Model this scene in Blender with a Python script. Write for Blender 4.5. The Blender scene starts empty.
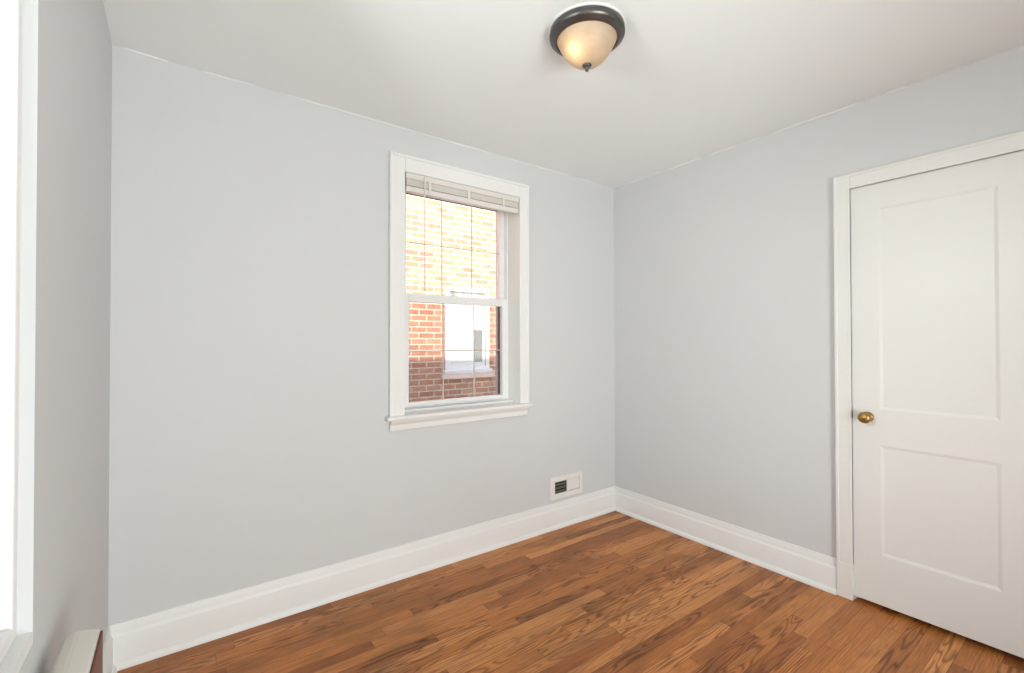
import bpy, bmesh, math, random
from mathutils import Vector, Matrix

random.seed(7)
S = bpy.context.scene
COL = S.collection
PI = math.pi

# ------------------------------------------------------------------ camera
F_PX = 462.38
cam_d = bpy.data.cameras.new('camera')
cam_d.sensor_fit = 'HORIZONTAL'
cam_d.sensor_width = 36.0
cam_d.lens = F_PX / 1024.0 * 36.0
cam_d.clip_start = 0.02
cam = bpy.data.objects.new('camera', cam_d)
COL.objects.link(cam)
cam.location = (0.0, 0.0, 1.2732)
cam.rotation_mode = 'XYZ'
cam.matrix_world = (Matrix.Translation((0, 0, 1.2732)) @ Matrix.Rotation(math.radians(-36.157), 4, 'Z')
                    @ Matrix.Rotation(math.radians(90.5746), 4, 'X') @ Matrix.Rotation(math.radians(-0.0888), 4, 'Z'))
S.camera = cam

# ------------------------------------------------------------------ render look, sky, sun, fill lamps
S.view_settings.view_transform = 'Standard'
S.view_settings.look = 'None'
S.view_settings.exposure = 0.0
S.view_settings.gamma = 1.0
S.view_settings.use_curve_mapping = False
try:
    S.cycles.diffuse_bounces = 8
    S.cycles.max_bounces = 12
    S.cycles.transparent_max_bounces = 16
    S.cycles.sample_clamp_indirect = 4.0
    S.cycles.use_denoising = True
except Exception:
    pass

world = bpy.data.worlds.new('sky')
S.world = world
world.use_nodes = True
wn = world.node_tree.nodes
wl = world.node_tree.links
wn.clear()
w_out = wn.new('ShaderNodeOutputWorld')
w_bg = wn.new('ShaderNodeBackground')
w_sky = wn.new('ShaderNodeTexSky')
w_sky.sky_type = 'NISHITA'
w_sky.sun_disc = False
w_sky.sun_elevation = math.radians(35)
w_sky.sun_rotation = math.radians(180)
w_bg.inputs['Strength'].default_value = 0.85
wl.new(w_sky.outputs['Color'], w_bg.inputs['Color'])
wl.new(w_bg.outputs['Background'], w_out.inputs['Surface'])


def light(name, kind, loc, rot, energy, color, **kw):
    d = bpy.data.lights.new(name, kind)
    d.energy = energy
    d.color = color
    for k, v in kw.items():
        setattr(d, k, v)
    o = bpy.data.objects.new(name, d)
    o.location = loc
    o.rotation_euler = rot
    COL.objects.link(o)
    return o


# low sun behind this house, on the neighbour's brickwork
light('sun', 'SUN', (0, -3, 8), (math.radians(55), 0, 0), 10.0, (1.0, 0.92, 0.80), angle=math.radians(1.2))
# added fill lamps: one outside the side window, two unseen behind the camera
light('fill_side_window', 'AREA', (-0.46, 1.00, 1.90), (0, math.radians(-88), 0), 24.0, (0.97, 1.0, 0.99),
      shape='RECTANGLE', size=0.60, size_y=0.35)
light('fill_rear_rising', 'AREA', (0.70, -1.60, 0.80), (math.radians(130), 0, 0), 54.0, (0.97, 1.0, 0.985),
      shape='RECTANGLE', size=1.0, size_y=1.20)
light('fill_rear_level', 'AREA', (0.80, -1.52, 0.95), (math.radians(88), 0, 0), 44.0, (0.97, 1.0, 0.985),
      shape='RECTANGLE', size=1.2, size_y=1.70)

# ------------------------------------------------------------------ dimensions of the room
H = 2.44
YA = 2.3855      # wall with the window
XB = 2.708       # wall with the door
XL = -0.202      # wall beside the camera
YR = -1.30       # wall behind the camera
T = 0.22         # wall thickness


# ------------------------------------------------------------------ materials
def new_mat(name):
    m = bpy.data.materials.new(name)
    m.use_nodes = True
    nt = m.node_tree
    b = nt.nodes.get('Principled BSDF')
    return m, nt, b


def nd(nt, t, **kw):
    n = nt.nodes.new(t)
    for k, v in kw.items():
        setattr(n, k, v)
    return n


def coords(nt):
    return nd(nt, 'ShaderNodeTexCoord').outputs['Object']


def noise(nt, vec, scale, detail=3.0, rough=0.5, dist=0.0):
    n = nd(nt, 'ShaderNodeTexNoise')
    n.inputs['Scale'].default_value = scale
    n.inputs['Detail'].default_value = detail
    n.inputs['Roughness'].default_value = rough
    n.inputs['Distortion'].default_value = dist
    nt.links.new(vec, n.inputs['Vector'])
    return n


def paint(name, col, rough, bump=0.04, bscale=180.0, var=0.02, vscale=1.5):
    m, nt, b = new_mat(name)
    v = coords(nt)
    n = noise(nt, v, vscale, 4)
    mx = nd(nt, 'ShaderNodeMixRGB')
    mx.inputs[1].default_value = (*[c * (1 - var) for c in col], 1)
    mx.inputs[2].default_value = (*[min(1, c * (1 + var)) for c in col], 1)
    nt.links.new(n.outputs['Fac'], mx.inputs[0])
    nt.links.new(mx.outputs[0], b.inputs['Base Color'])
    b.inputs['Roughness'].default_value = rough
    b.inputs['Specular IOR Level'].default_value = 0.35
    n2 = noise(nt, v, bscale, 2)
    n3 = noise(nt, v, 7.0, 2)
    ad = nd(nt, 'ShaderNodeMath', operation='MULTIPLY_ADD')
    ad.inputs[1].default_value = 1.0
    nt.links.new(n3.outputs['Fac'], ad.inputs[0])
    nt.links.new(n2.outputs['Fac'], ad.inputs[2])
    bp = nd(nt, 'ShaderNodeBump')
    bp.inputs['Strength'].default_value = bump
    bp.inputs['Distance'].default_value = 0.004
    nt.links.new(ad.outputs[0], bp.inputs['Height'])
    nt.links.new(bp.outputs['Normal'], b.inputs['Normal'])
    return m


def metal(name, col, rough, metallic=1.0, var=0.15, scale=30):
    m, nt, b = new_mat(name)
    n = noise(nt, coords(nt), scale, 4)
    mx = nd(nt, 'ShaderNodeMixRGB')
    mx.inputs[1].default_value = (*[c * (1 - var) for c in col], 1)
    mx.inputs[2].default_value = (*[min(1, c * (1 + var)) for c in col], 1)
    nt.links.new(n.outputs['Fac'], mx.inputs[0])
    nt.links.new(mx.outputs[0], b.inputs['Base Color'])
    b.inputs['Metallic'].default_value = metallic
    b.inputs['Roughness'].default_value = rough
    return m


M_WALL = paint('grey_wall_paint', (0.630, 0.645, 0.650), 0.62)
M_CEIL = paint('ceiling_paint', (0.835, 0.866, 0.866), 0.7)
M_TRIM = paint('white_trim_paint', (0.800, 0.806, 0.792), 0.38, bump=0.03, bscale=90)
M_DOOR = paint('white_door_paint', (0.765, 0.768, 0.742), 0.36, bump=0.03, bscale=90)
M_VINYL = paint('white_vinyl', (0.80, 0.80, 0.80), 0.35, bump=0.0)
M_CREAM = paint('cream_enamel', (0.73, 0.70, 0.63), 0.4, bump=0.02)
M_VENT = paint('register_enamel', (0.80, 0.785, 0.745), 0.4, bump=0.0)
M_SLAT = paint('blind_slats', (0.66, 0.635, 0.585), 0.5, bump=0.0)
M_RAIL = paint('blind_rail', (0.72, 0.69, 0.65), 0.45, bump=0.0)
M_GRID = paint('grid_bars', (0.62, 0.57, 0.54), 0.5, bump=0.0)
M_DARK = paint('duct_shade_and_screw', (0.025, 0.023, 0.020), 0.8, bump=0.0)  # near-black for the painted duct shade and a screw head
M_LOUVER = paint('louver_grey', (0.12, 0.11, 0.10), 0.5, bump=0.0)
M_BROWN = paint('red_brown_wood', (0.16, 0.045, 0.02), 0.5, bump=0.02)
M_BRONZE = metal('bronze', (0.125, 0.118, 0.112), 0.37, 0.9)
M_BRASS = metal('aged_brass', (0.42, 0.26, 0.10), 0.40, 1.0, 0.2)
M_STEEL = metal('dull_steel', (0.30, 0.28, 0.26), 0.4, 1.0)
M_JAMBOUT = paint('dark_brown_frame', (0.055, 0.032, 0.022), 0.6, bump=0.0)
M_REVEAL = paint('brick_reveal', (0.74, 0.58, 0.51), 0.8, bump=0.05)
M_NWHITE = paint('outdoor_white_paint', (0.74, 0.74, 0.72), 0.5, bump=0.02)
M_NPANE = paint('drawn_shade', (0.66, 0.66, 0.64), 0.3, bump=0.0)
M_NPANE2 = paint('neighbour_glass', (0.20, 0.21, 0.20), 0.3, bump=0.0)
M_GROUND = paint('outdoor_ground', (0.30, 0.28, 0.25), 0.9, bump=0.1, bscale=30)
M_ROOF = paint('roofing', (0.12, 0.11, 0.10), 0.9, bump=0.1, bscale=30)


def glass_mat():
    m, nt, b = new_mat('window_glass')
    nt.nodes.remove(b)
    out = nt.nodes['Material Output']
    tr = nd(nt, 'ShaderNodeBsdfTransparent')
    gl = nd(nt, 'ShaderNodeBsdfGlossy')
    gl.inputs['Roughness'].default_value = 0.01
    fr = nd(nt, 'ShaderNodeFresnel')
    fr.inputs['IOR'].default_value = 1.45
    mx = nd(nt, 'ShaderNodeMixShader')
    nt.links.new(fr.outputs[0], mx.inputs[0])
    nt.links.new(tr.outputs[0], mx.inputs[1])
    nt.links.new(gl.outputs[0], mx.inputs[2])
    nt.links.new(mx.outputs[0], out.inputs['Surface'])
    return m


def screen_mat():
    m, nt, b = new_mat('insect_mesh')
    out = nt.nodes['Material Output']
    b.inputs['Base Color'].default_value = (0.05, 0.05, 0.05, 1)
    b.inputs['Roughness'].default_value = 0.7
    tr = nd(nt, 'ShaderNodeBsdfTransparent')
    mx = nd(nt, 'ShaderNodeMixShader')
    mx.inputs[0].default_value = 0.24
    nt.links.new(tr.outputs[0], mx.inputs[1])
    nt.links.new(b.outputs[0], mx.inputs[2])
    nt.links.new(mx.outputs[0], out.inputs['Surface'])
    return m


def dome_mat():
    m, nt, b = new_mat('alabaster_glass')
    out = nt.nodes['Material Output']
    v = coords(nt)
    n = noise(nt, v, 9.0, 4, 0.55, 1.2)
    rp = nd(nt, 'ShaderNodeValToRGB')
    rp.color_ramp.elements[0].position = 0.3
    rp.color_ramp.elements[0].color = (0.62, 0.50, 0.37, 1)
    rp.color_ramp.elements[1].position = 0.7
    rp.color_ramp.elements[1].color = (0.70, 0.60, 0.48, 1)
    nt.links.new(n.outputs['Fac'], rp.inputs[0])
    nt.links.new(rp.outputs[0], b.inputs['Base Color'])
    b.inputs['Roughness'].default_value = 0.48
    tl = nd(nt, 'ShaderNodeBsdfTranslucent')
    nt.links.new(rp.outputs[0], tl.inputs['Color'])
    mx = nd(nt, 'ShaderNodeMixShader')
    mx.inputs[0].default_value = 0.45
    nt.links.new(b.outputs[0], mx.inputs[1])
    nt.links.new(tl.outputs[0], mx.inputs[2])
    nt.links.new(mx.outputs[0], out.inputs['Surface'])
    return m


def brick_mat():
    m, nt, b = new_mat('neighbour_brick')
    v = coords(nt)
    sp = nd(nt, 'ShaderNodeSeparateXYZ')
    nt.links.new(v, sp.inputs[0])
    cb = nd(nt, 'ShaderNodeCombineXYZ')
    nt.links.new(sp.outputs['X'], cb.inputs['X'])
    nt.links.new(sp.outputs['Z'], cb.inputs['Y'])
    br = nd(nt, 'ShaderNodeTexBrick')
    br.offset = 0.5
    br.inputs['Scale'].default_value = 1.0
    br.inputs['Brick Width'].default_value = 0.215
    br.inputs['Row Height'].default_value = 0.077
    br.inputs['Mortar Size'].default_value = 0.0085
    br.inputs['Mortar Smooth'].default_value = 0.3
    br.inputs['Bias'].default_value = 0.0
    br.inputs['Color1'].default_value = (0.35, 0.145, 0.085, 1)
    br.inputs['Color2'].default_value = (0.48, 0.235, 0.140, 1)
    br.inputs['Mortar'].default_value = (0.60, 0.52, 0.43, 1)
    nt.links.new(cb.outputs[0], br.inputs['Vector'])
    n = noise(nt, cb.outputs[0], 14.0, 4)
    mx = nd(nt, 'ShaderNodeMixRGB', blend_type='OVERLAY')
    mx.inputs[0].default_value = 0.35
    nt.links.new(br.outputs['Color'], mx.inputs[1])
    nt.links.new(n.outputs['Fac'], mx.inputs[2])
    nt.links.new(mx.outputs[0], b.inputs['Base Color'])
    b.inputs['Roughness'].default_value = 0.9
    bp = nd(nt, 'ShaderNodeBump', invert=True)
    bp.inputs['Strength'].default_value = 0.5
    bp.inputs['Distance'].default_value = 0.01
    nt.links.new(br.outputs['Fac'], bp.inputs['Height'])
    nt.links.new(bp.outputs['Normal'], b.inputs['Normal'])
    return m


def floor_mat():
    PW, PL = 0.0575, 0.78
    m, nt, b = new_mat('oak_strip_floor')
    L = nt.links
    v = coords(nt)
    sp = nd(nt, 'ShaderNodeSeparateXYZ')
    L.new(v, sp.inputs[0])

    def mth(op, a, c=None, d=None):
        n = nd(nt, 'ShaderNodeMath', operation=op)
        for i, s in enumerate((a, c, d)):
            if s is None:
                continue
            if isinstance(s, (int, float)):
                n.inputs[i].default_value = s
            else:
                L.new(s, n.inputs[i])
        return n.outputs[0]

    def wnoise(vec, dim='3D'):
        n = nd(nt, 'ShaderNodeTexWhiteNoise', noise_dimensions=dim)
        L.new(vec, n.inputs['Vector' if dim != '1D' else 'W'])
        return n
    ry = mth('DIVIDE', sp.outputs['Y'], PW)
    row = mth('FLOOR', ry)
    fy = mth('FRACT', ry)
    rr = wnoise(row, '1D')
    off = mth('MULTIPLY', rr.outputs['Value'], 7.31)
    # plank lengths differ from row to row
    pl = mth('MULTIPLY_ADD', rr.outputs['Value'], 0.55, PL - 0.2)
    rx = mth('ADD', mth('DIVIDE', sp.outputs['X'], pl), off)
    ix = mth('FLOOR', rx)
    fx = mth('FRACT', rx)
    idv = nd(nt, 'ShaderNodeCombineXYZ')
    L.new(row, idv.inputs['X'])
    L.new(ix, idv.inputs['Y'])
    pn = wnoise(idv.outputs[0])
    # grain coordinates: stretched along the plank, shifted per plank
    gv = nd(nt, 'ShaderNodeCombineXYZ')
    L.new(mth('MULTIPLY_ADD', sp.outputs['X'], 1.0, mth('MULTIPLY', pn.outputs['Value'], 31.0)), gv.inputs['X'])
    L.new(mth('MULTIPLY_ADD', sp.outputs['Y'], 9.0, mth('MULTIPLY', ix, 3.7)), gv.inputs['Y'])
    L.new(row, gv.inputs['Z'])
    cath = noise(nt, gv.outputs[0], 2.1, 1.5, 0.40, 0.25)          # slow field whose contours make the cathedral figure
    ring = mth('SINE', mth('MULTIPLY', cath.outputs['Fac'], 62.0))
    ring = mth('POWER', mth('MULTIPLY_ADD', ring, 0.5, 0.5), 2.6)
    gv2 = nd(nt, 'ShaderNodeCombineXYZ')
    L.new(mth('MULTIPLY_ADD', sp.outputs['X'], 5.0, mth('MULTIPLY', pn.outputs['Value'], 91.0)), gv2.inputs['X'])
    L.new(mth('MULTIPLY', sp.outputs['Y'], 230.0), gv2.inputs['Y'])
    fine = noise(nt, gv2.outputs[0], 1.0, 3.0, 0.6)
    # plank base colour
    rp = nd(nt, 'ShaderNodeValToRGB')
    e = rp.color_ramp.elements
    e[0].position = 0.0
    e[0].color = (0.375, 0.128, 0.033, 1)
    e[1].position = 1.0
    e[1].color = (0.760, 0.325, 0.100, 1)
    k = e.new(0.55)
    k.color = (0.580, 0.220, 0.057, 1)
    k = e.new(0.82)
    k.color = (0.640, 0.272, 0.088, 1)
    L.new(pn.outputs['Value'], rp.inputs[0])
    c1 = nd(nt, 'ShaderNodeMixRGB', blend_type='MULTIPLY')
    pick = wnoise(gv.outputs[0] if False else idv.outputs[0], '2D')
    fig = nd(nt, 'ShaderNodeMapRange')
    fig.inputs['From Min'].default_value = 0.50
    fig.inputs['From Max'].default_value = 0.8
    fig.inputs['To Min'].default_value = 0.16
    fig.inputs['To Max'].default_value = 0.85
    L.new(pick.outputs['Value'], fig.inputs['Value'])
    L.new(mth('MULTIPLY', ring, fig.outputs[0]), c1.inputs[0])
    L.new(rp.outputs[0], c1.inputs[1])
    c1.inputs[2].default_value = (0.38, 0.30, 0.26, 1)
    c2 = nd(nt, 'ShaderNodeMixRGB', blend_type='MULTIPLY')
    mr = nd(nt, 'ShaderNodeMapRange')
    mr.inputs['From Min'].default_value = 0.42
    mr.inputs['From Max'].default_value = 0.75
    mr.inputs['To Max'].default_value = 0.70
    L.new(fine.outputs['Fac'], mr.inputs['Value'])
    L.new(mr.outputs[0], c2.inputs[0])
    L.new(c1.outputs[0], c2.inputs[1])
    c2.inputs[2].default_value = (0.42, 0.33, 0.28, 1)
    # old stains and worn greyish patches in the finish
    st = nd(nt, 'ShaderNodeCombineXYZ')
    L.new(mth('MULTIPLY', sp.outputs['X'], 1.0), st.inputs['X'])
    L.new(mth('MULTIPLY', sp.outputs['Y'], 2.3), st.inputs['Y'])
    L.new(mth('MULTIPLY', pn.outputs['Value'], 0.5), st.inputs['Z'])
    sn = noise(nt, st.outputs[0], 2.1, 4.0, 0.62, 0.5)
    ms = nd(nt, 'ShaderNodeMapRange')
    ms.inputs['From Min'].default_value = 0.46
    ms.inputs['From Max'].default_value = 0.68
    ms.inputs['To Max'].default_value = 0.80
    L.new(sn.outputs['Fac'], ms.inputs['Value'])
    c3 = nd(nt, 'ShaderNodeMixRGB', blend_type='MIX')
    L.new(ms.outputs[0], c3.inputs[0])
    L.new(c2.outputs[0], c3.inputs[1])
    c3m = nd(nt, 'ShaderNodeMixRGB', blend_type='MULTIPLY')
    c3m.inputs[0].default_value = 1.0
    L.new(c2.outputs[0], c3m.inputs[1])
    c3m.inputs[2].default_value = (0.50, 0.56, 0.66, 1)
    L.new(c3m.outputs[0], c3.inputs[2])
    # seams between the strips
    ey = mth('MINIMUM', fy, mth('SUBTRACT', 1.0, fy))
    ex = mth('MINIMUM', fx, mth('SUBTRACT', 1.0, fx))
    sy = mth('LESS_THAN', ey, 0.017)
    sx = mth('LESS_THAN', mth('MULTIPLY', ex, pl), 0.0011)
    seam = mth('MAXIMUM', sy, sx)
    c4 = nd(nt, 'ShaderNodeMixRGB')
    L.new(mth('MULTIPLY', seam, 0.62), c4.inputs[0])
    L.new(c3.outputs[0], c4.inputs[1])
    c4.inputs[2].default_value = (0.050, 0.022, 0.012, 1)
    L.new(c4.outputs[0], b.inputs['Base Color'])
    ro = nd(nt, 'ShaderNodeMapRange')
    ro.inputs['To Min'].default_value = 0.30
    ro.inputs['To Max'].default_value = 0.50
    L.new(sn.outputs['Fac'], ro.inputs['Value'])
    L.new(ro.outputs[0], b.inputs['Roughness'])
    b.inputs['Specular IOR Level'].default_value = 0.30
    hh = mth('SUBTRACT', mth('MULTIPLY', fine.outputs['Fac'], 0.25), mth('MULTIPLY', seam, 1.0))
    hh = mth('ADD', hh, mth('MULTIPLY', pn.outputs['Value'], 0.3))
    bp = nd(nt, 'ShaderNodeBump')
    bp.inputs['Strength'].default_value = 0.25
    bp.inputs['Distance'].default_value = 0.002
    L.new(hh, bp.inputs['Height'])
    L.new(bp.outputs['Normal'], b.inputs['Normal'])
    return m


M_GLASS = glass_mat()
M_SCREEN = screen_mat()
M_DOME = dome_mat()
M_BRICK = brick_mat()
M_FLOOR = floor_mat()


# ------------------------------------------------------------------ mesh helpers
class MB:
    def __init__(self):
        self.bm = bmesh.new()

    def box(self, x0, x1, y0, y1, z0, z1):
        vs = [self.bm.verts.new(p) for p in ((x0, y0, z0), (x1, y0, z0), (x1, y1, z0), (x0, y1, z0),
                                             (x0, y0, z1), (x1, y0, z1), (x1, y1, z1), (x0, y1, z1))]
        for f in ((0, 3, 2, 1), (4, 5, 6, 7), (0, 1, 5, 4), (1, 2, 6, 5), (2, 3, 7, 6), (3, 0, 4, 7)):
            self.bm.faces.new([vs[i] for i in f])
        return self

    def loops(self, rings, closed=True, caps=True):
        """skin a list of equally long vertex rings"""
        rs = [[self.bm.verts.new(p) for p in r] for r in rings]
        n = len(rs[0])
        for a, b in zip(rs[:-1], rs[1:]):
            for i in range(n if closed else n - 1):
                j = (i + 1) % n
                self.bm.faces.new((a[i], a[j], b[j], b[i]))
        if caps:
            self.bm.faces.new(list(reversed(rs[0])))
            self.bm.faces.new(rs[-1])
        return self

    def lathe(self, prof, c, seg=48, axis='Z', close_ends=False):
        """prof: (radius, height) pairs turned about an axis through c"""
        rings = []
        for r, h in prof:
            ring = []
            for i in range(seg):
                a = 2 * PI * i / seg
                p, q = r * math.cos(a), r * math.sin(a)
                if axis == 'Z':
                    ring.append((c[0] + p, c[1] + q, c[2] + h))
                elif axis == 'X':
                    ring.append((c[0] + h, c[1] + p, c[2] + q))
                else:
                    ring.append((c[0] + p, c[1] + h, c[2] + q))
            rings.append(ring)
        return self.loops(rings, True, close_ends)

    def tube(self, pts, r, seg=10):
        pts = [Vector(p) for p in pts]
        rings = []
        for i, p in enumerate(pts):
            d = (pts[min(i + 1, len(pts) - 1)] - pts[max(i - 1, 0)]).normalized()
            up = Vector((0, 0, 1)) if abs(d.z) < 0.9 else Vector((1, 0, 0))
            a = d.cross(up).normalized()
            b = d.cross(a).normalized()
            rr = r[i] if isinstance(r, (list, tuple)) else r
            rings.append([p + rr * (a * math.cos(2 * PI * k / seg) + b * math.sin(2 * PI * k / seg)) for k in range(seg)])
        return self.loops(rings)

    def build(self, name, mat, parent=None, bevel=0.0, smooth=False, segs=2):
        bmesh.ops.recalc_face_normals(self.bm, faces=self.bm.faces[:])
        me = bpy.data.meshes.new(name)
        self.bm.to_mesh(me)
        self.bm.free()
        me.materials.append(mat)
        o = bpy.data.objects.new(name, me)
        COL.objects.link(o)
        if parent is not None:
            o.parent = parent
            o.matrix_parent_inverse = parent_inv(parent)
        if smooth:
            for p in me.polygons:
                p.use_smooth = True
        if bevel > 0:
            b = o.modifiers.new('bevel', 'BEVEL')
            b.width = bevel
            b.segments = segs
            b.limit_method = 'ANGLE'
            b.angle_limit = math.radians(40)
        return o


def parent_inv(p):
    m = Matrix.Identity(4)
    q = p
    while q is not None:
        m = Matrix.LocRotScale(q.location, q.rotation_euler, q.scale) @ (q.matrix_parent_inverse if q.parent else Matrix.Identity(4)) @ m \
            if False else m
        q = q.parent
    # only the top Empty carries a location; parts are built in world coordinates
    top = p
    while top.parent is not None:
        top = top.parent
    if p is top:
        return Matrix.Translation(top.location).inverted()
    return Matrix.Identity(4)


def empty(name, loc):
    o = bpy.data.objects.new(name, None)
    o.location = loc
    o.empty_display_size = 0.1
    COL.objects.link(o)
    return o


def tag(o, label=None, cat=None, kind=None, group=None):
    if label:
        o['label'] = label
    if cat:
        o['category'] = cat
    if kind:
        o['kind'] = kind
    if group:
        o['group'] = group
    return o


def smooth_by_angle(o, deg=35):
    me = o.data
    for p in me.polygons:
        p.use_smooth = True
    bm = bmesh.new()
    bm.from_mesh(me)
    for e in bm.edges:
        if len(e.link_faces) == 2 and e.calc_face_angle() > math.radians(deg):
            e.smooth = False
    bm.to_mesh(me)
    bm.free()


# ------------------------------------------------------------------ shell
YO = YA + T + 0.01
tag(MB().box(XL - 0.3, XB + 0.75, YR - 0.3, YO, -0.12, 0).build('floor', M_FLOOR), 'reddish brown oak strip floor with worn dark patches',
    'floor', 'structure')
tag(MB().box(XL - 0.3, XB + 0.75, YR - 0.3, YO, H, H + 0.12).build('ceiling', M_CEIL), 'plain off-white painted ceiling', 'ceiling', 'structure')

# window opening in the far wall
WX0, WX1, WZ0, WZ1 = 1.010, 1.795, 0.872, 2.200
w = MB()
w.box(XL - T, WX0, YA, YO, 0, H).box(WX1, XB + T, YA, YO, 0, H)
w.box(WX0, WX1, YA, YO, 0, WZ0).box(WX0, WX1, YA, YO, WZ1, H)
tag(w.build('wall_back', M_WALL), 'pale grey wall holding the window', 'wall', 'structure')

# door opening in the right wall
DY0, DY1, DZ = 0.245, 0.853, 2.022
w = MB()
w.box(XB, XB + 0.13, DY1 + 0.012, YA, 0, H).box(XB, XB + 0.13, YR, DY0 - 0.012, 0, H)
w.box(XB, XB + 0.13, DY0 - 0.012, DY1 + 0.012, DZ + 0.012, H)
tag(w.build('wall_right', M_WALL), 'pale grey wall holding the white door', 'wall', 'structure')
w = MB()
w.box(XB + 0.70, XB + 0.75, DY0 - 0.5, DY1 + 0.5, 0, H).box(XB + 0.13, XB + 0.70, DY1 + 0.45, DY1 + 0.5, 0, H)
w.box(XB + 0.13, XB + 0.70, DY0 - 0.5, DY0 - 0.45, 0, H)
tag(w.build('wall_closet', M_WALL), kind='structure')

# left wall with the window beside the camera
LY0, LY1, LZ0, LZ1 = 0.250, 1.180, 0.754, 2.260
w = MB()
w.box(XL - T, XL, LY1, YA, 0, H).box(XL - T, XL, YR, LY0, 0, H)
w.box(XL - T, XL, LY0, LY1, 0, LZ0 - 0.022).box(XL - T, XL, LY0, LY1, LZ1, H)
tag(w.build('wall_left', M_WALL), 'pale grey wall along the left edge of the view', 'wall', 'structure')

# wall behind the camera; wide glazed opening added to let fill light in
RX0, RX1, RZ0, RZ1 = 0.15, 2.35, 0.06, 2.30
w = MB()
w.box(XL - T, RX0, YR - 0.13, YR, 0, H).box(RX1, XB + 0.13, YR - 0.13, YR, 0, H)
w.box(RX0, RX1, YR - 0.13, YR, 0, RZ0).box(RX0, RX1, YR - 0.13, YR, RZ1, H)
tag(w.build('wall_rear', M_WALL), kind='structure')

# unseen box added behind the wide opening to keep the rear sky out
w = MB()
w.box(XL - T, XB + 0.13, -3.30, -3.20, -0.12, 2.60).box(XL - T, XL - 0.02, -3.20, YR - 0.13, -0.12, 2.60)
w.box(XB, XB + 0.13, -3.20, YR - 0.13, -0.12, 2.60).box(XL - T, XB + 0.13, -3.20, YR - 0.13, H, H + 0.12)
w.box(XL - T, XB + 0.13, -3.20, YR - 0.30, -0.12, 0)
tag(w.build('rear_sky_block', M_WALL), kind='structure')

# roof over the room, shading the foot of the neighbour's wall
tag(MB().box(XL - 4, XB + 5, -6.5, 2.78, 2.60, 3.00).build('roof', M_ROOF), kind='structure')
tag(MB().box(-12, 16, -12, 16, -0.75, -0.60).build('ground_outside', M_GROUND), kind='structure')
tag(MB().box(XL - T, XB + 0.75, YR - 0.13, YO, -0.60, -0.12).build('foundation', M_BRICK), kind='structure')


# ------------------------------------------------------------------ baseboards
PROF = [(0.0, 0.0), (0.031, 0.0), (0.031, 0.007), (0.0285, 0.014), (0.024, 0.020), (0.018, 0.0235), (0.0165, 0.024), (0.0165, 0.122),
        (0.0155, 0.126), (0.0120, 0.130), (0.0105, 0.137), (0.0100, 0.146), (0.0085, 0.155), (0.0062, 0.163), (0.0055, 0.171), (0.0, 0.171)]


def baseboard(name, p0, p1, nrm, m0, m1, label):
    """profile swept from p0 to p1; m0/m1: +1 mitre inwards at that end"""
    p0, p1, nrm = Vector(p0), Vector(p1), Vector(nrm)
    d = (p1 - p0).normalized()
    rings = []
    n = max(2, int((p1 - p0).length / 0.06))
    for k in range(n + 1):
        t = k / n
        ring = []
        for o, z in PROF:
            a = p0 + d * (m0 * o)
            b = p1 - d * (m1 * o)
            q = a.lerp(b, t) + nrm * o
            wob = 0.0010 * math.sin(q.dot(d) * 5.1 + 1.0) + 0.0007 * math.sin(q.dot(d) * 17.0)   # hand-painted edge
            ring.append((q.x, q.y, z + (wob if z > 0.15 else 0)))
        rings.append(ring)
    o = MB().loops(rings).build(name, M_TRIM)
    smooth_by_angle(o, 30)
    return tag(o, label, 'baseboard', 'structure')


baseboard('baseboard_back', (XL, YA, 0), (XB, YA, 0), (0, -1, 0), 1, 1, 'long white moulded baseboard below the window')
baseboard('baseboard_right', (XB, YA, 0), (XB, 0.9215, 0), (-1, 0, 0), 1, 0, 'white moulded baseboard running up to the door casing')
baseboard('baseboard_left', (XL, YR, 0), (XL, YA, 0), (1, 0, 0), 0, 1, 'white moulded baseboard along the left wall')


# paint-filled caulk bead along the ceiling line, thick here and thin there
def bead(name, p0, p1, off, spans, label):
    p0, p1 = Vector(p0), Vector(p1)
    off = Vector(off)
    mb = MB()
    for a, b, r in spans:
        n = 14
        pts, rs = [], []
        for k in range(n + 1):
            t = a + (b - a) * k / n
            q = p0.lerp(p1, t) + off * (0.4 * r) + Vector((0, 0, 0.0012 * math.sin(t * 90)))
            pts.append(q)
            rs.append(max(0.0006, r * (math.sin(PI * (0.04 + 0.92 * k / n)) ** 0.5)))
        mb.tube(pts, rs, 8)
    o = mb.build(name, M_TRIM, smooth=True)
    return tag(o, label, 'caulk', 'structure')


bead('trim_1', (XL, YA, H), (XB, YA, H), (0, -1, -1),
     [(0.01, 0.06, 0.006), (0.10, 0.17, 0.004), (0.20, 0.46, 0.0045), (0.44, 0.62, 0.005), (0.62, 0.70, 0.003), (0.70, 0.84, 0.0052), (0.85, 0.95, 0.003)],
     'thin white caulk bead where the window wall meets the ceiling')
bead('trim_2', (XB, YA, H), (XB, YR, H), (-1, 0, -1),
     [(0.03, 0.12, 0.004), (0.12, 0.20, 0.0055), (0.21, 0.26, 0.0055), (0.27, 0.30, 0.003), (0.31, 0.43, 0.0052), (0.455, 0.475, 0.004)],
     'thin white caulk bead where the door wall meets the ceiling')


# ------------------------------------------------------------------ window_1 with everything fixed in it
def frame_boxes(mb, x0, x1, z0, z1, y0, y1, l, r, b, t):
    mb.box(x0, x0 + l, y0, y1, z0, z1).box(x1 - r, x1, y0, y1, z0, z1)
    mb.box(x0 + l, x1 - r, y0, y1, z0, z0 + b).box(x0 + l, x1 - r, y0, y1, z1 - t, z1)
    return mb


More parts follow.
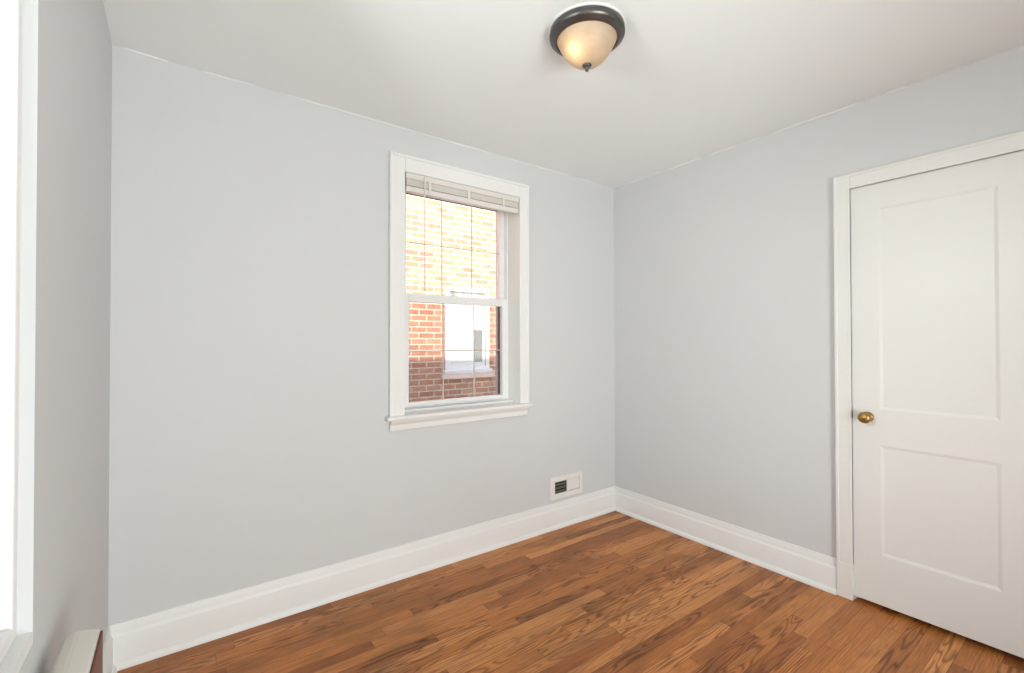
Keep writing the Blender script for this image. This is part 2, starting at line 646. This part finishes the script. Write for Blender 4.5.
win = tag(empty('window_1', (1.4025, YA, WZ0)), 'white double-hung window with grid bars and deep wooden casing', 'window', 'structure')
CW = 0.078
cs = MB()
c0, c1, ct = WX0 - CW - 0.004, WX1 + CW - 0.010, WZ1 + 0.084
cs.box(c0, WX0 + 0.001, YA - 0.020, YA, WZ0, ct).box(WX1 - 0.001, c1, YA - 0.020, YA, WZ0, ct)
cs.box(WX0 + 0.001, WX1 - 0.001, YA - 0.020, YA, WZ1 - 0.001, ct)
cs.build('casing', M_TRIM, win, 0.003)
cb = MB()                                                            # back-band bead on the outer edge and a small inner bead
cb.box(c0 - 0.004, c0 + 0.012, YA - 0.026, YA, WZ0, ct + 0.004).box(c1 - 0.012, c1 + 0.004, YA - 0.026, YA, WZ0, ct + 0.004)
cb.box(c0 + 0.012, c1 - 0.012, YA - 0.026, YA, ct - 0.012, ct + 0.004)
cb.build('casing_band', M_TRIM, win, 0.004, segs=3)
jb = MB()
jb.box(WX0 - 0.012, WX0 + 0.001, YA - 0.002, YA + 0.150, WZ0, WZ1 + 0.012).box(WX1 - 0.001, WX1 + 0.012, YA - 0.002, YA + 0.150, WZ0, WZ1 + 0.012)
jb.box(WX0, WX1, YA - 0.002, YA + 0.150, WZ1 - 0.001, WZ1 + 0.012)
jb.build('jamb', M_TRIM, win)
st = MB()
st.box(0.903, 1.872, YA - 0.050, YA, 0.852, 0.873).box(WX0 - 0.012, WX1 + 0.012, YA, YA + 0.150, 0.852, 0.873)
st.build('window_stool', M_TRIM, win, 0.006, segs=3)
ap = MB()
rings = []
for x in (0.928, 1.852):
    rings.append([(x, YA - o, z) for o, z in ((0, 0.793), (0.014, 0.793), (0.018, 0.797), (0.019, 0.822), (0.021, 0.828),
                                              (0.027, 0.833), (0.034, 0.841), (0.038, 0.852), (0, 0.852))])
ap.loops(rings)
ap.build('apron', M_TRIM, win)

SY = YA + 0.110                                                      # room face of the lower sash
fr = MB()
frame_boxes(fr, WX0, WX1, 0.873, WZ1, SY + 0.004, SY + 0.075, 0.032, 0.010, 0.024, 0.030)
fr.box(WX0, WX1, SY - 0.050, SY + 0.004, 0.873, 0.889)
fr.build('window_frame', M_VINYL, win, 0.002)
X0, X1 = WX0 + 0.034, WX1 - 0.002
lo = MB()
frame_boxes(lo, X0, X1, 0.897, 1.550, SY, SY + 0.032, 0.046, 0.046, 0.024, 0.048)
lo.box(X0 + 0.05, X1 - 0.05, SY - 0.008, SY, 0.897, 0.903)         # lift rail
lo = lo.build('lower_sash', M_VINYL, win, 0.003)
up = MB()
UX0, UX1 = X0 + 0.004, WX1 - 0.008
frame_boxes(up, UX0, UX1, 1.508, WZ1 - 0.012, SY + 0.034, SY + 0.064, 0.040, 0.040, 0.040, 0.040)
up = up.build('upper_sash', M_VINYL, win, 0.003)


def pane_and_grid(sash, x0, x1, z0, z1, y, vx, hz):
    MB().box(x0, x1, y, y + 0.004, z0, z1).build('pane', M_GLASS, sash)
    g = MB()
    for x in vx:
        g.box(x - 0.0032, x + 0.0032, y + 0.0045, y + 0.0085, z0, z1)
    for z in hz:
        g.box(x0, x1, y + 0.0050, y + 0.0080, z - 0.0035, z + 0.0035)
    g.build('grid_bars', M_GRID, sash)


pane_and_grid(lo, X0 + 0.044, X1 - 0.044, 0.919, 1.504, SY + 0.014, (1.320, 1.539), (1.215,))
pane_and_grid(up, UX0 + 0.038, UX1 - 0.038, 1.546, WZ1 - 0.050, SY + 0.046, (1.327, 1.542), (1.855,))
lk = MB()
lk.box(1.36, 1.425, SY + 0.002, SY + 0.026, 1.550, 1.556)
lk.lathe([(0.0, 0.0), (0.013, 0.0), (0.013, 0.009), (0.0, 0.011)], (1.392, SY + 0.014, 1.556), 20)
lk.tube([(1.392, SY + 0.012, 1.563), (1.372, SY - 0.004, 1.563), (1.360, SY - 0.006, 1.563)], 0.0045, 8)
lk.build('sash_lock', M_VINYL, win, 0.001)
for x in (X0 + 0.022, X1 - 0.022):
    MB().box(x - 0.012, x + 0.012, SY + 0.003, SY + 0.022, 1.550, 1.555).build('tilt_latch', M_VINYL, win, 0.001)
MB().lathe([(0.0, -0.002), (0.004, -0.002), (0.004, 0.0), (0, 0.0)], (1.066, SY + 0.004, 0.888), 12, 'Y').build('screw', M_DARK, win)
eo = MB()
frame_boxes(eo, WX0 - 0.005, WX1 + 0.005, 0.840, WZ1 + 0.01, SY + 0.075, SY + 0.092, 0.050, 0.029, 0.045, 0.060)
eo.build('outer_frame', M_JAMBOUT, win)
er = MB()
frame_boxes(er, WX0 - 0.02, WX1 + 0.02, 0.820, WZ1 + 0.02, SY + 0.092, SY + 0.118, 0.062, 0.041, 0.055, 0.060)
er.build('outer_reveal', M_REVEAL, win)
sc = MB()
sc.box(WX0 + 0.046, WX1 - 0.030, SY + 0.0700, SY + 0.0708, 0.885, 1.520)
sc = sc.build('insect_screen', M_SCREEN, win)

# ------------------------------------------------------------------ raised mini blind
bl = tag(empty('window_blind', (1.4025, YA + 0.02, WZ1)), 'raised blind with grey slats bunched at the window head', 'blind')
BX0, BX1 = WX0 + 0.008, WX1 - 0.004
b0, b1 = YA - 0.012, YA + 0.026
hr = MB().box(BX0, BX1, b0 - 0.004, b1, 2.166, 2.198)
hr.build('headrail', M_RAIL, bl, 0.003)
for k in range(12):
    z = 2.1660 - 0.0030 * (k + 0.6)
    s = MB()
    rr = []
    dx = random.uniform(-0.0012, 0.0012)
    for x in (BX0 + 0.004 + dx, BX1 - 0.004 + dx):
        top = [(x, b0 + (b1 - b0) * t / 6, z + 0.0022 * math.sin(PI * t / 6) + 0.0006) for t in range(7)]
        bot = [(x, p[1], p[2] - 0.0026) for p in reversed(top)]
        rr.append(top + bot)
    s.loops(rr)
    s.build('slat', M_SLAT, bl)
MB().box(BX0 + 0.002, BX1 - 0.002, b0, b1, 2.096, 2.127).build('bottom_rail', M_RAIL, bl, 0.004, segs=3)
for x in (1.160, 1.415, 1.667):
    t = MB().box(x - 0.0085, x + 0.0085, b0 - 0.006, b0 - 0.0044, 2.100, 2.176)
    t.build('ladder_tape', M_RAIL, bl)
wd = MB()
wx, wy = 1.125, b0 - 0.012
wd.tube([(wx, wy, 2.182), (wx, wy, 2.17), (wx, wy - 0.001, 1.55)], 0.0036, 8)
wd.tube([(wx, wy + 0.010, 2.186), (wx, wy + 0.002, 2.186), (wx, wy, 2.180)], 0.0025, 8)
wd.build('tilt_wand', M_RAIL, bl, smooth=True)

# ------------------------------------------------------------------ window_2, beside the camera
w2 = tag(empty('window_2', (XL, 0.7, LZ0)), 'white window recess at the extreme left edge', 'window', 'structure')
MB().box(XL - T, XL - 0.0005, LY0, LY1, LZ0 - 0.022, LZ0).build('window_sill', M_TRIM, w2)
fr = MB()
f0, f1 = XL - 0.150, XL - 0.0195
fr.box(f0, f1, LY0, LY0 + 0.028, LZ0, LZ1).box(f0, f1, LY1 - 0.028, LY1, LZ0, LZ1)
fr.box(f0, f1, LY0 + 0.028, LY1 - 0.028, LZ0, LZ0 + 0.028).box(f0, f1, LY0 + 0.028, LY1 - 0.028, LZ1 - 0.028, LZ1)
fr.build('window_frame', M_VINYL, w2, 0.004)
sh = MB()
for a0, a1, z0, z1 in ((XL - 0.095, XL - 0.060, LZ0 + 0.028, 1.53), (XL - 0.135, XL - 0.100, 1.49, LZ1 - 0.028)):
    sh.box(a0, a1, LY0 + 0.028, LY0 + 0.075, z0, z1).box(a0, a1, LY1 - 0.075, LY1 - 0.028, z0, z1)
    sh.box(a0, a1, LY0 + 0.075, LY1 - 0.075, z0, z0 + 0.05).box(a0, a1, LY0 + 0.075, LY1 - 0.075, z1 - 0.045, z1)
    MB().box(a0 + 0.014, a0 + 0.018, LY0 + 0.072, LY1 - 0.072, z0 + 0.046, z1 - 0.042).build('pane', M_GLASS, w2)
sh.build('sash', M_VINYL, w2, 0.003)

w3 = tag(empty('fill_window', (1.25, YR, RZ0)), None, None, 'structure')  # unseen glazing, added for the rear fill lamps
fr = MB()
frame_boxes(fr, RX0, RX1, RZ0, RZ1, YR - 0.11, YR - 0.03, 0.05, 0.05, 0.05, 0.05)
fr.build('window_frame', M_VINYL, w3, 0.002)
MB().box(RX0 + 0.04, RX1 - 0.04, YR - 0.072, YR - 0.068, RZ0 + 0.04, RZ1 - 0.04).build('pane', M_GLASS, w3)

# ------------------------------------------------------------------ door_1
dr = tag(empty('door_1', (XB, 0.55, 0)), 'closed white two-panel wooden door with a brass knob', 'door', 'structure')
ZB = 0.024
FX = XB - 0.008                                                      # room face of the leaf
lf = MB()
# leaf face as a grid of stiles and rails; panels sunk behind a sloped moulding
ya, yb = DY0 + 0.0015, DY1 - 0.0015
PANELS = [(0.345, 0.744, 0.257, 0.779), (0.345, 0.744, 0.945, 1.908)]
lf.box(FX, FX + 0.035, PANELS[0][1], yb, ZB, DZ - 0.0015).box(FX, FX + 0.035, ya, PANELS[0][0], ZB, DZ - 0.0015)
p0, p1 = PANELS[0][0], PANELS[0][1]
lf.box(FX, FX + 0.035, p0, p1, ZB, 0.257).box(FX, FX + 0.035, p0, p1, 0.779, 0.945).box(FX, FX + 0.035, p0, p1, 1.908, DZ - 0.0015)
lf.build('door_leaf', M_DOOR, dr)
for a, b, c, d in PANELS:
    pm = MB()
    rg = []
    for ins, dep in ((0.0, 0.0005), (0.003, 0.0009), (0.009, 0.0030), (0.014, 0.0048), (0.0165, 0.0050)):
        rg.append([(FX + dep, a + ins, c + ins), (FX + dep, b - ins, c + ins), (FX + dep, b - ins, d - ins), (FX + dep, a + ins, d - ins)])
    rg.append([(FX + 0.026, a + 0.0165, c + 0.0165), (FX + 0.026, b - 0.0165, c + 0.0165), (FX + 0.026, b - 0.0165, d - 0.0165), (FX + 0.026, a + 0.0165, d - 0.0165)])
    pm.loops(rg, True, False)
    bm = pm.bm
    ins = 0.0165
    pm.box(FX + 0.0050, FX + 0.026, a + ins, b - ins, c + ins, d - ins)
    pm.build('door_panel', M_DOOR, dr)
cs = MB()
k0 = DY1 + 0.0005
cs.box(XB - 0.020, XB, k0, 0.919, 0.172, 2.092).box(XB - 0.020, XB, DY0 - 0.069, DY0 - 0.003, 0.172, 2.092)
cs.box(XB - 0.020, XB, DY0 - 0.003, k0, DZ + 0.0005, 2.092)
cs.build('door_casing', M_DOOR, dr, 0.003)
bd = MB()
bd.box(XB - 0.0225, XB, 0.909, 0.923, 0.172, 2.096).box(XB - 0.0225, XB, DY0 - 0.073, DY0 - 0.059, 0.172, 2.096)
bd.box(XB - 0.0225, XB, DY0 - 0.059, 0.909, 2.082, 2.096)
bd.box(XB - 0.0212, XB, k0, k0 + 0.011, 0.172, DZ + 0.012).box(XB - 0.0212, XB, DY0 - 0.014, DY0 - 0.003, 0.172, DZ + 0.012)
bd.box(XB - 0.0212, XB, DY0 - 0.003, k0, DZ + 0.0005, DZ + 0.014)
bd.build('casing_band', M_DOOR, dr, 0.003)
for a, b in ((k0 - 0.0005, 0.9215), (DY0 - 0.0715, DY0 - 0.0025)):
    MB().box(XB - 0.024, XB, a, b, 0.0, 0.174).build('plinth_block', M_DOOR, dr, 0.003)
jb = MB()
jb.box(XB, XB + 0.13, DY1, DY1 + 0.0125, 0, DZ + 0.0125).box(XB, XB + 0.13, DY0 - 0.0125, DY0, 0, DZ + 0.0125)
jb.box(XB, XB + 0.13, DY0, DY1, DZ, DZ + 0.0125)
jb.box(XB + 0.040, XB + 0.052, DY1 - 0.012, DY1, 0, DZ).box(XB + 0.040, XB + 0.052, DY0, DY0 + 0.012, 0, DZ)
jb.box(XB - 0.0095, XB + 0.03, DY1 - 0.0012, DY1 + 0.002, ZB, DZ).box(XB - 0.0095, XB + 0.03, DY0 + 0.003, DY1 - 0.003, DZ - 0.0012, DZ + 0.002)
jb.build('door_jamb', M_DOOR, dr)
kn = MB()
KY, KZ = 0.790, 0.907
kn.lathe([(0.0, 0.0), (0.024, 0.0), (0.0245, -0.003), (0.020, -0.006), (0.010, -0.008), (0.0085, -0.016), (0.0095, -0.024), (0.016, -0.030),
          (0.0245, -0.037), (0.0275, -0.045), (0.0265, -0.053), (0.021, -0.060), (0.012, -0.064), (0.0, -0.0655)], (FX, KY, KZ), 36, 'X')
tag(kn.build('door_knob', M_BRASS, dr, smooth=True), 'aged brass knob')
MB().box(XB - 0.0135, XB - 0.008, DY1 - 0.0013, DY1 + 0.0006, KZ - 0.016, KZ + 0.020).build('strike_plate', M_STEEL, dr)

# ------------------------------------------------------------------ wall register beside the corner
vt = tag(empty('wall_register', (2.218, YA, 0.193)), 'small cream wall register with dark louvred opening above the baseboard', 'vent')
VX0, VX1, VZ0, VZ1 = 2.058, 2.358, 0.194, 0.344
OX = ((2.098, 2.208), (2.224, 2.336))
fr = MB()
y0, y1 = YA - 0.009, YA - 0.0005
fr.box(VX0, OX[0][0], y0, y1, VZ0, VZ1).box(OX[0][1], OX[1][0], y0, y1, VZ0, VZ1).box(OX[1][1], VX1, y0, y1, VZ0, VZ1)
for a, b in OX:
    fr.box(a, b, y0, y1, VZ0, 0.230).box(a, b, y0, y1, 0.309, VZ1)
fr.build('face_plate', M_VENT, vt, 0.002)
MB().box(OX[0][0], OX[0][1], YA - 0.0015, YA - 0.0005, 0.230, 0.309).build('duct_shade_sheet', M_DARK, vt)  # flat near-black sheet stands in for shade inside the duct
for k in range(3):
    z = 0.243 + 0.0235 * k
    rr = []
    for x in (OX[0][0] + 0.001, OX[0][1] - 0.001):
        rr.append([(x, YA - 0.0085, z - 0.005), (x, YA - 0.0070, z - 0.0055), (x, YA - 0.0020, z + 0.0045), (x, YA - 0.0035, z + 0.005)])
    MB().loops(rr).build('louver', M_LOUVER, vt)
dp = MB()
dp.box(OX[1][0] + 0.0025, OX[1][1] - 0.0025, YA - 0.0035, YA - 0.001, 0.2325, 0.3060)
MB().box(OX[1][0], OX[1][1], YA - 0.0012, YA - 0.0005, 0.230, 0.309).build('damper_slot', M_LOUVER, vt)
dp.build('damper_plate', M_VENT, vt)
for x in (VX0 + 0.014, VX1 - 0.012):
    MB().lathe([(0.0, -0.0015), (0.0035, -0.0012), (0.004, 0.0), (0.0, 0.0)], (x, y0, 0.268), 12, 'Y').build('screw', M_CREAM, vt, smooth=True)

# ------------------------------------------------------------------ flush ceiling light
LX, LYY = 1.244, 1.224
cl = tag(empty('ceiling_light', (LX, LYY, H)), 'flush ceiling light with bronze ring and glowing amber glass bowl', 'ceiling light')
c = (LX, LYY, H)
MB().lathe([(0.0, -0.0005), (0.141, -0.0005), (0.142, -0.003), (0.139, -0.005), (0.0, -0.005)], c, 64).build('ceiling_plate', M_TRIM, cl, smooth=False)
rg = MB().lathe([(0.108, -0.005), (0.135, -0.005), (0.1385, -0.009), (0.1385, -0.015), (0.1400, -0.018), (0.1400, -0.025), (0.1380, -0.030),
                 (0.1325, -0.035), (0.1255, -0.039), (0.1225, -0.0425), (0.1175, -0.0445), (0.1125, -0.0435), (0.111, -0.038), (0.108, -0.028), (0.108, -0.005)], c, 72)
rg = rg.build('metal_ring', M_BRONZE, cl)
smooth_by_angle(rg, 28)
prof = []
for k in range(15):
    t = k / 14
    r = 0.1108 * (1 - t) ** 0.70 if k < 14 else 0.004
    prof.append((r, -0.040 - 0.094 * (1 - (r / 0.1108) ** 2.7)))
MB().lathe(prof, c, 64).build('glass_bowl', M_DOME, cl, smooth=True)
fn = MB().lathe([(0.0, -0.124), (0.006, -0.1305), (0.016, -0.1315), (0.0178, -0.135), (0.015, -0.140), (0.009, -0.143), (0.006, -0.146), (0.007, -0.150),
                 (0.006, -0.155), (0.003, -0.158), (0.0, -0.159)], c, 32)
fn.build('finial', M_BRONZE, cl, smooth=True)
# the lit bulb sits to one side of the bowl
bx, by, bz = LX - 0.044, LYY - 0.006, H - 0.062
bm_, nt_, bs_ = new_mat('lit_bulb')
bs_.inputs['Emission Color'].default_value = (1.0, 0.72, 0.36, 1)
bs_.inputs['Emission Strength'].default_value = 1.0
MB().lathe([(0.0, -0.022), (0.010, -0.019), (0.016, -0.012), (0.018, -0.002), (0.015, 0.009), (0.010, 0.020), (0.010, 0.034), (0.0, 0.036)],
           (bx, by, bz), 20).build('bulb', bm_, cl, smooth=True)
lamp = light('bulb_light', 'POINT', (LX - 0.056, LYY - 0.004, H - 0.088), (0, 0, 0), 0.17, (1.0, 0.70, 0.36), shadow_soft_size=0.012)

# ------------------------------------------------------------------ slim rounded-top cover at the left wall
hc = tag(empty('heater_cover', (-0.15, 1.0, 0)), 'narrow cream rounded-top cover with red-brown front edge against left wall', 'heater cover')
HX0, HX1, HYa, HYb = -0.183, -0.122, 0.55, 1.300
arch = [(-0.1825, 0.655), (-0.1795, 0.668), (-0.173, 0.675), (-0.167, 0.677), (-0.160, 0.6788), (-0.152, 0.679), (-0.143, 0.6772),
        (-0.134, 0.675), (-0.1225, 0.672)]
sec = [(HX0, 0.03)] + arch + [(HX1, 0.03)]
MB().loops([[(x, y, z) for x, z in sec] for y in (HYa, HYb)]).build('cover_body', M_CREAM, hc, 0.003)
MB().box(HX1, HX1 + 0.004, HYa, HYb - 0.002, 0.03, 0.667).build('front_strip', M_BROWN, hc)
for y in (HYa + 0.03, HYb - 0.06):
    MB().box(HX0 + 0.021, HX1 - 0.005, y, y + 0.03, 0.0, 0.03).build('foot', M_BROWN, hc)

# ------------------------------------------------------------------ the neighbour's house across the gap
nh = tag(empty('brick_house', (3.3, 5.586, -0.6)), 'neighbouring red brick house seen through the window', 'house')
NY = YA + 3.2
nx0, nx1, nz0, nz1 = 2.956, 3.670, 0.865, 2.030
w = MB()
w.box(-2.0, nx0, NY, NY + 0.3, -0.6, 6.2).box(nx1, 12.0, NY, NY + 0.3, -0.6, 6.2)
w.box(nx0, nx1, NY, NY + 0.3, -0.6, nz0).box(nx0, nx1, NY, NY + 0.3, nz1, 6.2)
w.build('brick_wall', M_BRICK, nh)
nw = MB()
fw = 0.060
frame_boxes(nw, nx0, nx1, nz0, nz1, NY - 0.015, NY + 0.10, fw, fw, 0.055, 0.070)
nw.box(nx0 - 0.03, nx1 + 0.03, NY - 0.05, NY + 0.02, nz0 - 0.03, nz0 + 0.015)
nw = nw.build('window_frame', M_NWHITE, nh, 0.004)
zm = 0.5 * (nz0 + nz1)
sa = MB()
frame_boxes(sa, nx0 + fw, nx1 - fw, nz0 + 0.055, zm + 0.02, NY + 0.012, NY + 0.031, 0.045, 0.045, 0.06, 0.04)
sa.build('lower_sash', M_NWHITE, nw, 0.003)
sa = MB()
frame_boxes(sa, nx0 + fw, nx1 - fw, zm - 0.02, nz1 - 0.07, NY + 0.032, NY + 0.06, 0.045, 0.045, 0.04, 0.05)
sa.build('upper_sash', M_NWHITE, nw, 0.003)
MB().box(nx0 + fw + 0.04, nx1 - fw - 0.04, NY + 0.022, NY + 0.027, nz0 + 0.11, zm - 0.015).build('pane', M_NPANE2, nw)
MB().box(nx0 + fw + 0.04, nx1 - fw - 0.04, NY + 0.036, NY + 0.041, zm + 0.015, nz1 - 0.115).build('pane', M_NPANE, nw)
MB().box(nx0 + fw + 0.045, nx1 - fw - 0.19, NY + 0.016, NY + 0.0215, nz0 + 0.12, zm - 0.02).build('shade', M_NPANE, nw)
sl = MB().box(nx0 - 0.06, nx1 + 0.06, NY - 0.045, NY + 0.05, nz0 - 0.105, nz0 - 0.03)
sl.build('brick_sill', M_REVEAL, nh, 0.004)
